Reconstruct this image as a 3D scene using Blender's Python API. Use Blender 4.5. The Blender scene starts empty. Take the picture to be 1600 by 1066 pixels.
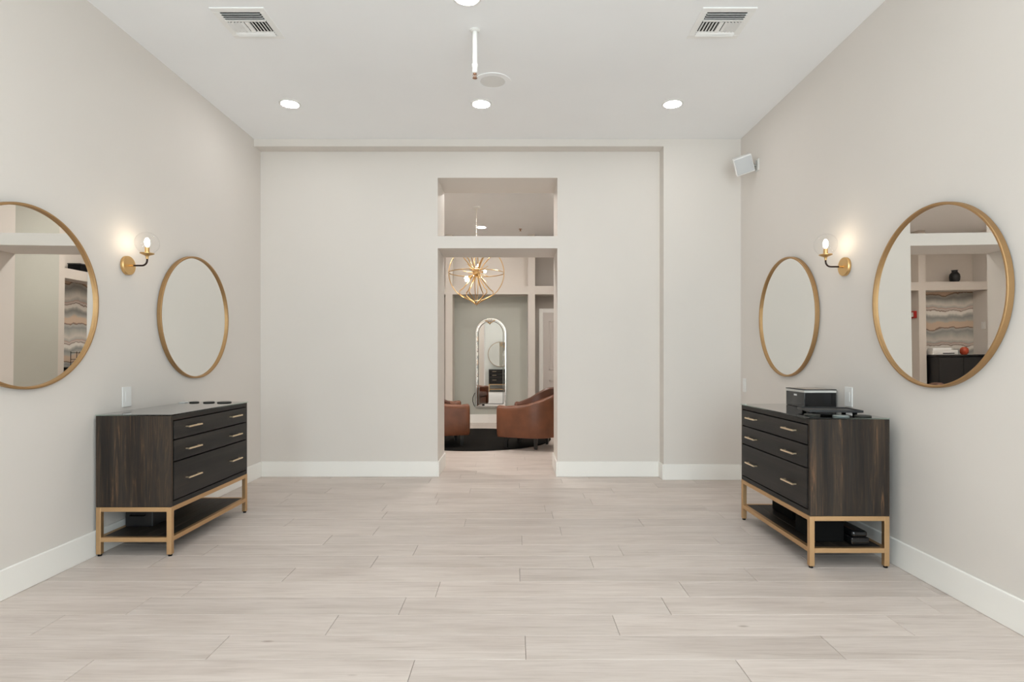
import bpy, bmesh, math, random
from mathutils import Vector, Matrix
PI = math.pi
random.seed(7)
SC = bpy.context.scene
COL = SC.collection

# ------------------------------------------------------------------ camera, world, exposure
H = 1.25                                   # eye height
cam_d = bpy.data.cameras.new('camera')
cam = bpy.data.objects.new('camera', cam_d); COL.objects.link(cam)
cam.location = (0, 0, H); cam.rotation_euler = (PI/2, 0, 0)
cam_d.sensor_width = 36; cam_d.lens = 20.0
cam_d.shift_x = -0.0025; cam_d.shift_y = 0.0144
cam_d.clip_start = 0.02
SC.camera = cam
vs = SC.view_settings
vs.view_transform = 'Standard'; vs.look = 'None'; vs.gamma = 1; vs.use_curve_mapping = False
vs.exposure = 0.20
W = bpy.data.worlds.new('sky'); SC.world = W; W.use_nodes = True
W.node_tree.nodes['Background'].inputs[0].default_value = (0.89, 0.955, 1.03, 1)
W.node_tree.nodes['Background'].inputs[1].default_value = 7.0
SC.cycles.max_bounces = 14; SC.cycles.diffuse_bounces = 8; SC.cycles.glossy_bounces = 6
SC.cycles.transparent_max_bounces = 16; SC.cycles.caustics_reflective = False; SC.cycles.caustics_refractive = False
SC.cycles.sample_clamp_indirect = 6
DOWN = 52.0        # radiance of the recessed downlights
ADDED_LOUNGE = 410.0  # radiance of the unseen lamps added to brighten the lounge
ADDED_WINDOWS = [(-2.35, -1.45, .10, 3.20), (.15, 2.2, .10, 3.20)]      # unseen, added in the rear wall for daylight: x0, x1, z0, z1
for x0, x1, z0, z1 in ADDED_WINDOWS:
    pd = bpy.data.lights.new('added_daylight_portal', 'AREA'); pd.shape = 'RECTANGLE'; pd.size = x1-x0; pd.size_y = z1-z0
    pd.cycles.is_portal = True
    po = bpy.data.objects.new('added_daylight_portal', pd); COL.objects.link(po)
    po.location = ((x0+x1)/2, -1.54, (z0+z1)/2); po.rotation_euler = (PI/2, 0, 0)

# ------------------------------------------------------------------ materials
def newmat(name):
    m = bpy.data.materials.new(name); m.use_nodes = True
    return m, m.node_tree, m.node_tree.nodes['Principled BSDF']
def principled(name, col, rough=0.5, metal=0.0, **kw):
    m, nt, b = newmat(name)
    b.inputs['Base Color'].default_value = (*col, 1); b.inputs['Roughness'].default_value = rough
    b.inputs['Metallic'].default_value = metal
    for k, v in kw.items(): b.inputs[k].default_value = v
    return m
def N(nt, t, **kw):
    n = nt.nodes.new(t)
    for k, v in kw.items():
        if k in n.inputs: n.inputs[k].default_value = v
        else: setattr(n, k, v)
    return n
def ramp(nt, stops):
    r = nt.nodes.new('ShaderNodeValToRGB'); e = r.color_ramp.elements
    e[0].position, e[0].color = stops[0][0], (*stops[0][1], 1)
    e[1].position, e[1].color = stops[-1][0], (*stops[-1][1], 1)
    for p, c in stops[1:-1]:
        q = e.new(p); q.color = (*c, 1)
    return r
def paint(name, col, rough=0.7, bump=0.04):
    m, nt, b = newmat(name)
    g = N(nt, 'ShaderNodeNewGeometry')
    n1 = N(nt, 'ShaderNodeTexNoise', Scale=1.3, Detail=3.0)
    nt.links.new(g.outputs['Position'], n1.inputs['Vector'])
    r = ramp(nt, [(0.3, tuple(c*0.985 for c in col)), (0.7, tuple(min(1, c*1.01) for c in col))])
    nt.links.new(n1.outputs['Fac'], r.inputs['Fac']); nt.links.new(r.outputs['Color'], b.inputs['Base Color'])
    n2 = N(nt, 'ShaderNodeTexNoise', Scale=260.0, Detail=2.0)
    nt.links.new(g.outputs['Position'], n2.inputs['Vector'])
    bp = N(nt, 'ShaderNodeBump', Strength=bump, Distance=0.002)
    nt.links.new(n2.outputs['Fac'], bp.inputs['Height']); nt.links.new(bp.outputs['Normal'], b.inputs['Normal'])
    b.inputs['Roughness'].default_value = rough; b.inputs['Specular IOR Level'].default_value = 0.3
    return m
def plank_mat(name):
    m, nt, b = newmat(name)
    g = N(nt, 'ShaderNodeNewGeometry'); oi = N(nt, 'ShaderNodeObjectInfo')
    mul = N(nt, 'ShaderNodeMath', operation='MULTIPLY'); mul.inputs[1].default_value = 37.0
    nt.links.new(oi.outputs['Random'], mul.inputs[0])
    cx = N(nt, 'ShaderNodeCombineXYZ'); nt.links.new(mul.outputs[0], cx.inputs['Z'])
    ad = N(nt, 'ShaderNodeVectorMath', operation='ADD')
    nt.links.new(g.outputs['Position'], ad.inputs[0]); nt.links.new(cx.outputs[0], ad.inputs[1])
    mp = N(nt, 'ShaderNodeMapping'); mp.inputs['Scale'].default_value = (1.6, 22, 1)
    nt.links.new(ad.outputs[0], mp.inputs['Vector'])
    n1 = N(nt, 'ShaderNodeTexNoise', Scale=1.0, Detail=8.0, Roughness=0.68, Distortion=0.8)
    nt.links.new(mp.outputs[0], n1.inputs['Vector'])
    r = ramp(nt, [(0.22, (0.49, 0.415, 0.37)), (0.42, (0.63, 0.555, 0.51)), (0.62, (0.685, 0.61, 0.565)), (0.85, (0.73, 0.665, 0.62))])
    nt.links.new(n1.outputs['Fac'], r.inputs['Fac'])
    # broad cloudy patches
    mp2 = N(nt, 'ShaderNodeMapping'); mp2.inputs['Scale'].default_value = (1.1, 4.5, 1)
    nt.links.new(ad.outputs[0], mp2.inputs['Vector'])
    n2 = N(nt, 'ShaderNodeTexNoise', Scale=1.3, Detail=3.0)
    nt.links.new(mp2.outputs[0], n2.inputs['Vector'])
    r2 = ramp(nt, [(0.28, (0.87, 0.855, 0.845)), (0.55, (1, 1, 1))])
    nt.links.new(n2.outputs['Fac'], r2.inputs['Fac'])
    mx = N(nt, 'ShaderNodeMix', data_type='RGBA', blend_type='MULTIPLY'); mx.inputs[0].default_value = 1.0
    nt.links.new(r.outputs['Color'], mx.inputs[6]); nt.links.new(r2.outputs['Color'], mx.inputs[7])
    # knots
    vm = N(nt, 'ShaderNodeMapping'); vm.inputs['Scale'].default_value = (1.5, 4.2, 1)
    nt.links.new(ad.outputs[0], vm.inputs['Vector'])
    vo = N(nt, 'ShaderNodeTexVoronoi', Scale=1.0); nt.links.new(vm.outputs[0], vo.inputs['Vector'])
    r3 = ramp(nt, [(0.015, (0.62, 0.58, 0.55)), (0.05, (1, 1, 1))]); nt.links.new(vo.outputs['Distance'], r3.inputs['Fac'])
    mx2 = N(nt, 'ShaderNodeMix', data_type='RGBA', blend_type='MULTIPLY'); mx2.inputs[0].default_value = 1.0
    nt.links.new(mx.outputs[2], mx2.inputs[6]); nt.links.new(r3.outputs['Color'], mx2.inputs[7])
    # plank to plank tone
    mr = N(nt, 'ShaderNodeMapRange'); mr.inputs[3].default_value = 0.94; mr.inputs[4].default_value = 1.04
    nt.links.new(oi.outputs['Random'], mr.inputs[0])
    # fine grain streaks
    mp4 = N(nt, 'ShaderNodeMapping'); mp4.inputs['Scale'].default_value = (5.0, 130, 1)
    nt.links.new(ad.outputs[0], mp4.inputs['Vector'])
    n4 = N(nt, 'ShaderNodeTexNoise', Scale=1.0, Detail=4.0); nt.links.new(mp4.outputs[0], n4.inputs['Vector'])
    r4 = ramp(nt, [(0.3, (0.90, 0.885, 0.875)), (0.55, (1.02, 1.02, 1.02))]); nt.links.new(n4.outputs['Fac'], r4.inputs['Fac'])
    mx4 = N(nt, 'ShaderNodeMix', data_type='RGBA', blend_type='MULTIPLY'); mx4.inputs[0].default_value = 1.0
    nt.links.new(mx2.outputs[2], mx4.inputs[6]); nt.links.new(r4.outputs['Color'], mx4.inputs[7]); mx2 = mx4
    hs = N(nt, 'ShaderNodeHueSaturation'); nt.links.new(mr.outputs[0], hs.inputs['Value'])
    nt.links.new(mx2.outputs[2], hs.inputs['Color'])
    nt.links.new(hs.outputs[0], b.inputs['Base Color'])
    b.inputs['Roughness'].default_value = 0.42; b.inputs['Specular IOR Level'].default_value = 0.45
    bp = N(nt, 'ShaderNodeBump', Strength=0.12, Distance=0.001)
    nt.links.new(n1.outputs['Fac'], bp.inputs['Height']); nt.links.new(bp.outputs['Normal'], b.inputs['Normal'])
    return m
def dark_wood(name, sc, strong=1.0, base=(0.020, 0.017, 0.015)):
    m, nt, b = newmat(name)
    tc = N(nt, 'ShaderNodeTexCoord')
    mp = N(nt, 'ShaderNodeMapping'); mp.inputs['Scale'].default_value = sc
    nt.links.new(tc.outputs['Object'], mp.inputs['Vector'])
    n1 = N(nt, 'ShaderNodeTexNoise', Scale=1.0, Detail=6.0, Roughness=0.66, Distortion=1.9)
    nt.links.new(mp.outputs[0], n1.inputs['Vector'])
    k = strong
    r = ramp(nt, [(0.38, base), (0.54, (base[0]+.018*k, base[1]+.009*k, base[2]+.003*k)),
                  (0.62, (base[0]+.04*k, base[1]+.02*k, base[2]+.008*k)), (0.74, (base[0]+.17*k, base[1]+.083*k, base[2]+.035*k))])
    nt.links.new(n1.outputs['Fac'], r.inputs['Fac'])
    mp2 = N(nt, 'ShaderNodeMapping'); mp2.inputs['Scale'].default_value = tuple(.36*s for s in sc)
    nt.links.new(tc.outputs['Object'], mp2.inputs['Vector'])
    n2 = N(nt, 'ShaderNodeTexNoise', Scale=1.0, Detail=3.0); nt.links.new(mp2.outputs[0], n2.inputs['Vector'])
    r2 = ramp(nt, [(0.38, (0.50, 0.50, 0.52)), (0.62, (1.30, 1.28, 1.25))]); nt.links.new(n2.outputs['Fac'], r2.inputs['Fac'])
    mx = N(nt, 'ShaderNodeMix', data_type='RGBA', blend_type='MULTIPLY'); mx.inputs[0].default_value = 1.0
    nt.links.new(r.outputs['Color'], mx.inputs[6]); nt.links.new(r2.outputs['Color'], mx.inputs[7])
    nt.links.new(mx.outputs[2], b.inputs['Base Color'])
    b.inputs['Roughness'].default_value = 0.5; b.inputs['Specular IOR Level'].default_value = 0.32
    bp = N(nt, 'ShaderNodeBump', Strength=0.25, Distance=0.002)
    nt.links.new(n1.outputs['Fac'], bp.inputs['Height']); nt.links.new(bp.outputs['Normal'], b.inputs['Normal'])
    return m
def thin_glass(name, tint=(1, 1, 1), gain=1.0):
    m = bpy.data.materials.new(name); m.use_nodes = True; nt = m.node_tree
    nt.nodes.remove(nt.nodes['Principled BSDF']); out = nt.nodes['Material Output']
    lw = N(nt, 'ShaderNodeLayerWeight', Blend=0.5)          # Schlick reflectance, the same from both sides
    pw = N(nt, 'ShaderNodeMath', operation='POWER'); pw.inputs[1].default_value = 5.0
    nt.links.new(lw.outputs['Facing'], pw.inputs[0])
    mu = N(nt, 'ShaderNodeMath', operation='MULTIPLY_ADD'); mu.inputs[1].default_value = 0.96*gain; mu.inputs[2].default_value = 0.04; mu.use_clamp = True
    nt.links.new(pw.outputs[0], mu.inputs[0])
    t = N(nt, 'ShaderNodeBsdfTransparent', Color=(*tint, 1)); gl = N(nt, 'ShaderNodeBsdfGlossy', Roughness=0.02)
    mx = N(nt, 'ShaderNodeMixShader')
    nt.links.new(mu.outputs[0], mx.inputs[0]); nt.links.new(t.outputs[0], mx.inputs[1]); nt.links.new(gl.outputs[0], mx.inputs[2])
    nt.links.new(mx.outputs[0], out.inputs['Surface'])
    return m
def emit(name, col, s):
    m, nt, b = newmat(name)
    b.inputs['Base Color'].default_value = (*col, 1)
    b.inputs['Emission Color'].default_value = (*col, 1); b.inputs['Emission Strength'].default_value = s
    return m
def brushed(name, col, rough):
    m, nt, b = newmat(name)
    b.inputs['Base Color'].default_value = (*col, 1); b.inputs['Metallic'].default_value = 1.0
    tc = N(nt, 'ShaderNodeTexCoord'); n = N(nt, 'ShaderNodeTexNoise', Scale=60.0, Detail=3.0)
    nt.links.new(tc.outputs['Object'], n.inputs['Vector'])
    mr = N(nt, 'ShaderNodeMapRange'); mr.inputs[3].default_value = rough-.05; mr.inputs[4].default_value = rough+.08
    nt.links.new(n.outputs['Fac'], mr.inputs[0]); nt.links.new(mr.outputs[0], b.inputs['Roughness'])
    return m
def leather(name, col):
    m, nt, b = newmat(name)
    tc = N(nt, 'ShaderNodeTexCoord')
    n = N(nt, 'ShaderNodeTexNoise', Scale=7.0, Detail=4.0); nt.links.new(tc.outputs['Object'], n.inputs['Vector'])
    r = ramp(nt, [(0.3, tuple(c*.8 for c in col)), (0.7, tuple(c*1.15 for c in col))])
    nt.links.new(n.outputs['Fac'], r.inputs['Fac']); nt.links.new(r.outputs[0], b.inputs['Base Color'])
    v = N(nt, 'ShaderNodeTexVoronoi', Scale=160.0); nt.links.new(tc.outputs['Object'], v.inputs['Vector'])
    bp = N(nt, 'ShaderNodeBump', Strength=0.15, Distance=0.002)
    nt.links.new(v.outputs['Distance'], bp.inputs['Height']); nt.links.new(bp.outputs['Normal'], b.inputs['Normal'])
    b.inputs['Roughness'].default_value = 0.42
    return m
def rug_mat(name):
    m, nt, b = newmat(name)
    tc = N(nt, 'ShaderNodeTexCoord')
    wv = N(nt, 'ShaderNodeTexWave', wave_type='RINGS', rings_direction='Z', Scale=14.0, Distortion=0.4)
    nt.links.new(tc.outputs['Object'], wv.inputs['Vector'])
    r = ramp(nt, [(0.2, (0.006, 0.0055, 0.005)), (0.8, (0.016, 0.014, 0.012))]); nt.links.new(wv.outputs['Fac'], r.inputs['Fac'])
    nt.links.new(r.outputs[0], b.inputs['Base Color']); b.inputs['Roughness'].default_value = 0.95
    b.inputs['Specular IOR Level'].default_value = 0.1
    bp = N(nt, 'ShaderNodeBump', Strength=0.5, Distance=0.004)
    nt.links.new(wv.outputs['Fac'], bp.inputs['Height']); nt.links.new(bp.outputs['Normal'], b.inputs['Normal'])
    return m
def wallpaper_mat(name):
    m, nt, b = newmat(name)
    g = N(nt, 'ShaderNodeNewGeometry')
    mp = N(nt, 'ShaderNodeMapping'); mp.inputs['Scale'].default_value = (1.5, 1.5, 0.9)
    nt.links.new(g.outputs['Position'], mp.inputs['Vector'])
    n = N(nt, 'ShaderNodeTexNoise', Scale=1.8, Detail=4.0, Roughness=0.5); nt.links.new(mp.outputs[0], n.inputs['Vector'])
    sx = N(nt, 'ShaderNodeSeparateXYZ'); nt.links.new(g.outputs['Position'], sx.inputs[0])
    m1 = N(nt, 'ShaderNodeMath', operation='MULTIPLY_ADD'); m1.inputs[1].default_value = 0.30
    nt.links.new(n.outputs['Fac'], m1.inputs[0]); nt.links.new(sx.outputs['Z'], m1.inputs[2])
    m2 = N(nt, 'ShaderNodeMath', operation='MULTIPLY'); m2.inputs[1].default_value = 1.62
    nt.links.new(m1.outputs[0], m2.inputs[0])
    fr = N(nt, 'ShaderNodeMath', operation='FRACT'); nt.links.new(m2.outputs[0], fr.inputs[0])
    c = dict(cream=(.66, .62, .56), grey=(.30, .31, .30), mid=(.45, .44, .41), peach=(.60, .46, .35), br=(.20, .12, .09), wh=(.78, .75, .70), pk=(.52, .36, .31))
    r = ramp(nt, [(0.0, c['br']), (.03, c['peach']), (.16, c['peach']), (.22, c['mid']), (.32, c['grey']), (.37, c['mid']), (.42, c['wh']), (.49, c['wh']), (.51, c['br']),
                  (.54, c['cream']), (.57, c['pk']), (.60, c['mid']), (.68, c['cream']), (.80, c['mid']), (.90, c['grey']), (.97, c['mid']), (1.0, c['br'])])
    nt.links.new(fr.outputs[0], r.inputs['Fac']); nt.links.new(r.outputs[0], b.inputs['Base Color'])
    b.inputs['Roughness'].default_value = 0.6
    return m

M = dict(
    wall=paint('wall_paint', (0.73, 0.69, 0.65)),
    ceil=paint('ceiling_paint', (0.925, 0.935, 0.95), 0.8, 0.02),
    trim=paint('trim_paint', (0.90, 0.885, 0.85), 0.45, 0.0),
    frame=paint('frame_paint', (0.66, 0.61, 0.56), 0.6),
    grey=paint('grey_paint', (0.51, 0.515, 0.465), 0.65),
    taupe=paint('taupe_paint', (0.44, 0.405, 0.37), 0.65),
    door=paint('door_paint', (0.64, 0.59, 0.555), 0.4, 0.0),
    plank=plank_mat('whitewashed_oak'),
    joint=principled('floor_joint', (0.24, 0.20, 0.175), 0.8),  # darker brown showing between the planks
    wood_v=dark_wood('dark_wood_upright', (30, 30, 1.7), 0.95),
    wood_d=dark_wood('dark_wood_drawer', (18, 2.0, 40), 0.07, (0.017, 0.0145, 0.013)),
    wood_h=dark_wood('dark_wood_shelf', (24, 1.2, 24), 0.32, (0.020, 0.017, 0.014)),
    dark=principled('dark_void', (0.008, 0.007, 0.007), 0.9),
    gold=brushed('brushed_gold', (0.63, 0.415, 0.225), 0.48),
    gold_m=brushed('mirror_frame_gold', (0.48, 0.305, 0.15), 0.52),
    pull=brushed('pull_gold', (0.86, 0.69, 0.48), 0.32),
    brass=brushed('aged_brass', (0.72, 0.47, 0.21), 0.30),
    bronze=principled('dark_bronze', (0.028, 0.014, 0.010), 0.35, 0.6),
    silver=brushed('champagne_silver', (0.80, 0.75, 0.68), 0.20),
    silver_d=brushed('dark_silver', (0.20, 0.175, 0.15), 0.35),  # darker silver of the inner mirror frame
    glass=thin_glass('clear_glass', (1, 1, 1), 0.55),
    top_glass=thin_glass('table_glass', (0.86, 0.95, 0.91), 1.6),
    pane=thin_glass('window_pane', (0.97, 1, 0.98), 1.0),
    mirror=principled('mirror_silvering', (0.89, 0.888, 0.862), 0.0, 1.0),
    leather=leather('cognac_leather', (0.175, 0.060, 0.026)),
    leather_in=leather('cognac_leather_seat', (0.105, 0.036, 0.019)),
    legwood=principled('black_leg', (0.010, 0.009, 0.008), 0.4),
    rug=rug_mat('black_woven_rug'),
    paper=wallpaper_mat('strata_wallpaper'),
    white=principled('white_plastic', (0.80, 0.80, 0.79), 0.35),
    white_m=principled('white_metal', (0.82, 0.82, 0.80), 0.45),
    vent=principled('vent_enamel', (0.90, 0.90, 0.89), 0.5),
    grille=principled('grille_cloth', (0.56, 0.57, 0.58), 0.6),
    spk=principled('ceiling_grille', (0.79, 0.785, 0.77), 0.7),
    brush=principled('bracket_grey', (0.35, 0.34, 0.32), 0.5),
    black=principled('black_gloss', (0.010, 0.010, 0.011), 0.12),
    black_s=principled('black_satin', (0.012, 0.012, 0.013), 0.38),
    black_m=principled('black_matte', (0.004, 0.004, 0.004), 0.8, **{'Specular IOR Level': .12}),
    coaster=principled('dark_green_coaster', (0.022, 0.024, 0.019), 0.55),
    coaster_g=principled('grey_green_coaster', (0.20, 0.24, 0.235), 0.35),
    edge=principled('pale_lid_edge', (0.62, 0.60, 0.57), 0.4),
    print=principled('printed_lid', (0.42, 0.36, 0.31), 0.35),
    red=principled('alarm_red', (0.42, 0.02, 0.015), 0.35),
    orange=principled('orange_red_glaze', (0.45, 0.07, 0.03), 0.25),
    darkdisc=emit('downlight_glow', (1.0, 0.98, 0.95), DOWN),
    added_loungedisc=emit('added_lounge_glow', (1.0, 0.955, 0.90), ADDED_LOUNGE),
    dimdisc=emit('far_downlight_glow', (1.0, 0.955, 0.90), 90.0),
    bulb=emit('warm_bulb', (1.0, 0.82, 0.60), 42.0),
    bulb_c=emit('warm_bulb_small', (1.0, 0.86, 0.66), 38.0),
    copper=brushed('sprinkler_copper', (0.45, 0.28, 0.20), 0.4),
    rear=paint('rear_wall_paint', (0.74, 0.72, 0.68)),
)

# ------------------------------------------------------------------ mesh helpers
class MB:
    def __init__(s): s.v = []; s.f = []; s.sm = []
    def add(s, v, f, smooth=False):
        o = len(s.v); s.v += [tuple(p) for p in v]; s.f += [[i+o for i in q] for q in f]; s.sm += [smooth]*len(f); return s
    def box(s, a, b, bev=0.0, seg=2, mat=None):
        bm = bmesh.new(); bmesh.ops.create_cube(bm, size=1)
        for p in bm.verts: p.co = Vector(((a[i]+b[i])/2 + p.co[i]*(b[i]-a[i])) for i in range(3))
        if bev: bmesh.ops.bevel(bm, geom=bm.edges[:], offset=bev, segments=seg, profile=0.5, affect='EDGES')
        bm.verts.index_update()
        v = [(mat @ p.co) if mat else p.co for p in bm.verts]
        s.add(v, [[p.index for p in f.verts] for f in bm.faces], False); bm.free(); return s
    def tube(s, pts, r, n=10, closed=False, cap=True):
        pts = [Vector(p) for p in pts]; k = len(pts); rr = r if isinstance(r, (list, tuple)) else [r]*k
        v = []; up = None
        for i, p in enumerate(pts):
            a = pts[i-1] if (i or closed) else p; b = pts[(i+1) % k] if (i < k-1 or closed) else p
            t = (b-a).normalized()
            if up is None:
                up = Vector((0, 0, 1)) if abs(t.z) < .9 else Vector((1, 0, 0))
            x = up.cross(t)
            if x.length < 1e-5: x = t.orthogonal()
            x.normalize(); y = t.cross(x).normalized(); up = y
            for j in range(n):
                an = 2*PI*j/n; v.append(p + rr[i]*(math.cos(an)*x + math.sin(an)*y))
        f = []
        for i in range(k if closed else k-1):
            for j in range(n):
                a0 = i*n+j; a1 = i*n+(j+1) % n; i2 = (i+1) % k
                f.append([a0, a1, i2*n+(j+1) % n, i2*n+j])
        s.add(v, f, True)
        if cap and not closed:
            o = len(s.v)-len(v)
            s.f += [[o+j for j in range(n)][::-1], [o+(k-1)*n+j for j in range(n)]]; s.sm += [False, False]
        return s
    def lathe(s, prof, n=32, mat=None, smooth=True, cap=True):   # prof: (r, z)
        v = []; f = []
        for r, z in prof:
            for j in range(n):
                a = 2*PI*j/n; p = Vector((r*math.cos(a), r*math.sin(a), z)); v.append(mat @ p if mat else p)
        for i in range(len(prof)-1):
            for j in range(n): f.append([i*n+j, i*n+(j+1) % n, (i+1)*n+(j+1) % n, (i+1)*n+j])
        s.add(v, f, smooth)
        o = len(s.v)-len(v)
        if cap:
            if prof[0][0] > 1e-6: s.f.append([o+j for j in range(n)][::-1]); s.sm.append(False)
            if prof[-1][0] > 1e-6: s.f.append([o+(len(prof)-1)*n+j for j in range(n)]); s.sm.append(False)
        return s
    def ring(s, prof, R, n=64, mat=None):      # closed profile (dr, z) swept round
        v = []; f = []; k = len(prof)
        for j in range(n):
            a = 2*PI*j/n
            for dr, z in prof:
                p = Vector(((R+dr)*math.cos(a), (R+dr)*math.sin(a), z)); v.append(mat @ p if mat else p)
        for j in range(n):
            for i in range(k): f.append([j*k+i, ((j+1) % n)*k+i, ((j+1) % n)*k+(i+1) % k, j*k+(i+1) % k])
        return s.add(v, f, False)
    def build(s, name, m, parent=None, loc=None, auto=True):
        me = bpy.data.meshes.new(name); off = Vector(loc) if loc else Vector()
        me.from_pydata([Vector(p)-off for p in s.v], [], s.f)
        bm = bmesh.new(); bm.from_mesh(me); bmesh.ops.remove_doubles(bm, verts=bm.verts, dist=1e-5)
        bmesh.ops.recalc_face_normals(bm, faces=bm.faces)
        if any(s.sm):
            for fc in bm.faces: fc.smooth = True
            for e in bm.edges:
                if len(e.link_faces) == 2 and e.calc_face_angle(0) > math.radians(38): e.smooth = False
        bm.to_mesh(me); bm.free()
        me.materials.append(M[m])
        o = bpy.data.objects.new(name, me); COL.objects.link(o); o.location = off
        if parent: o.parent = parent
        return o
def tag(o, label=None, cat=None, group=None, kind=None):
    if label: o['label'] = label
    if cat: o['category'] = cat
    if group: o['group'] = group
    if kind: o['kind'] = kind
    return o
def struct(o, label=None): return tag(o, label, kind='structure')
def empty(name, loc, rz=0.0, label=None, cat=None, group=None):
    o = bpy.data.objects.new(name, None); COL.objects.link(o); o.empty_display_size = .1
    o.location = loc; o.rotation_euler = (0, 0, rz)
    return tag(o, label, cat, group)
def dup(o, loc, rz=None, label=None, parent=None):
    kids = [c for c in bpy.data.objects if c.parent == o]
    c = o.copy(); COL.objects.link(c)
    if parent: c.parent = parent
    else:
        c.location = loc
        if rz is not None: c.rotation_euler = (0, 0, rz)
        if label: c['label'] = label
    for k in kids: dup(k, None, parent=c)
    return c
def B(a, b, bev=0.0, seg=2): return MB().box(a, b, bev, seg)
def circ(R, n=64, plane='xz', c=(0, 0, 0)):
    out = []
    for i in range(n):
        a = 2*PI*i/n; p, q = R*math.cos(a), R*math.sin(a)
        out.append({'xz': (c[0]+p, c[1], c[2]+q), 'yz': (c[0], c[1]+p, c[2]+q), 'xy': (c[0]+p, c[1]+q, c[2])}[plane])
    return out

# ------------------------------------------------------------------ dimensions (x right, y away from the camera)
XL, XR = -2.625, 2.278
YR = -1.40                       # rear wall (behind the camera)
YF, YB, YT = 5.728, 5.879, 6.43  # front plane, recessed plane, lounge side of the dividing wall
ZC = 3.434
DX0, DX1 = -0.794, 0.443         # doorway
LXL, LXR, LXB, YW = -3.95, 1.50, 1.80, 10.60
YG = 10.25                       # front of the grid on the far wall

# ------------------------------------------------------------------ structure
fl = struct(B((-4.0, YR-.15, -.12), (2.5, YW+.15, -.0035)).build('floor', 'joint'), 'pale whitewashed oak plank floor')
PW, PL, G = 0.2025, 1.318, 0.0011
mesh_cache = {}
def plank(x0, x1, y0, y1):
    key = (round(x1-x0, 3), round(y1-y0, 3))
    w, d = key
    if key not in mesh_cache:
        b = MB(); e = .0012
        v = [(-w/2+G, -d/2+G, -.0045), (w/2-G, -d/2+G, -.0045), (w/2-G, d/2-G, -.0045), (-w/2+G, d/2-G, -.0045),
             (-w/2+G, -d/2+G, -e), (w/2-G, -d/2+G, -e), (w/2-G, d/2-G, -e), (-w/2+G, d/2-G, -e),
             (-w/2+G+e, -d/2+G+e, 0), (w/2-G-e, -d/2+G+e, 0), (w/2-G-e, d/2-G-e, 0), (-w/2+G+e, d/2-G-e, 0)]
        f = [[0, 1, 5, 4], [1, 2, 6, 5], [2, 3, 7, 6], [3, 0, 4, 7], [4, 5, 9, 8], [5, 6, 10, 9], [6, 7, 11, 10], [7, 4, 8, 11], [8, 9, 10, 11]]
        b.add(v, f); me = bpy.data.meshes.new('plank'); me.from_pydata(b.v, [], b.f); me.materials.append(M['plank'])
        mesh_cache[key] = me
    o = bpy.data.objects.new('plank', mesh_cache[key]); COL.objects.link(o)
    o.location = ((x0+x1)/2, (y0+y1)/2, 0); o.parent = fl
# one known end joint per row, read off the photograph
JX = [-0.41, 0.047, -0.847, -0.56, -0.41, 0.03, -0.85, -0.636, 0.05, 0.33, -0.37, -1.02, 0.25, -0.66, 0.62]
y = 2.137 - 17*PW; row = -17
while y < YT - .02:
    y1 = min(y+PW, YT)
    xa, xb = (XL, XR) if y1 < YB + .2 else (DX0, DX1)
    jx = JX[row % len(JX)] if 0 <= row else JX[(row*4+3) % len(JX)] + .13*((row*7) % 5)
    x = jx - PL*4; cuts = []
    while x < xb: 
        if x > xa+.05 and x < xb-.05: cuts.append(x)
        x += PL
    ed = [xa]+cuts+[xb]
    for a, b_ in zip(ed[:-1], ed[1:]): plank(a, b_, max(y, YR), y1)
    y += PW; row += 1
st = MB(); row = 0
y = YT
while y < YW:
    y1 = min(y+PW, YW); x = -4.4 + ((row*5) % 7)*.19
    while x < LXB:
        a, b_ = max(x, LXL), min(x+PL, LXB)
        if b_-a > .02: st.box((a+G, y+G, -.0045), (b_-G, y1-G, 0))
        x += PL
    y += PW; row += 1
lp = st.build('lounge_planks', 'plank', fl); lp['kind'] = 'stuff'

struct(B((-4.0, YR-.15, ZC), (2.5, YW+.15, ZC+.12)).build('ceiling', 'ceil'), 'flat white ceiling')
struct(B((XL-.12, YR-.12, 0), (XL, YB, ZC)).build('wall_left', 'wall'), 'warm white left wall')
struct(B((XR, YR-.12, 0), (XR+.12, YB, ZC)).build('wall_right', 'wall'), 'warm white right wall')
wb = MB()
for a, b_ in [((LXL-.12, 0), (DX0, ZC)), ((DX1, 0), (XR+.12, ZC)), ((DX0, 2.361), (DX1, 2.487)), ((DX0, 3.089), (DX1, ZC))]:
    wb.box((a[0], YB, a[1]), (b_[0], YT, b_[1]))
wback = struct(wb.build('wall_back', 'wall'), 'warm white back wall with a doorway and a transom opening')
wp = B((-3.6, YT, 0.16), (-0.93, YT+.004, 2.9)).build('wallpaper', 'paper', wback)
struct(B((XL, YF, 3.360), (1.501, YB, ZC)).build('trim_1', 'wall'), 'shallow soffit along the top of the back wall')
struct(B((1.501, YF, 0), (XR, YB, ZC)).build('trim_2', 'wall'), 'shallow pilaster beside the right corner')
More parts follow.
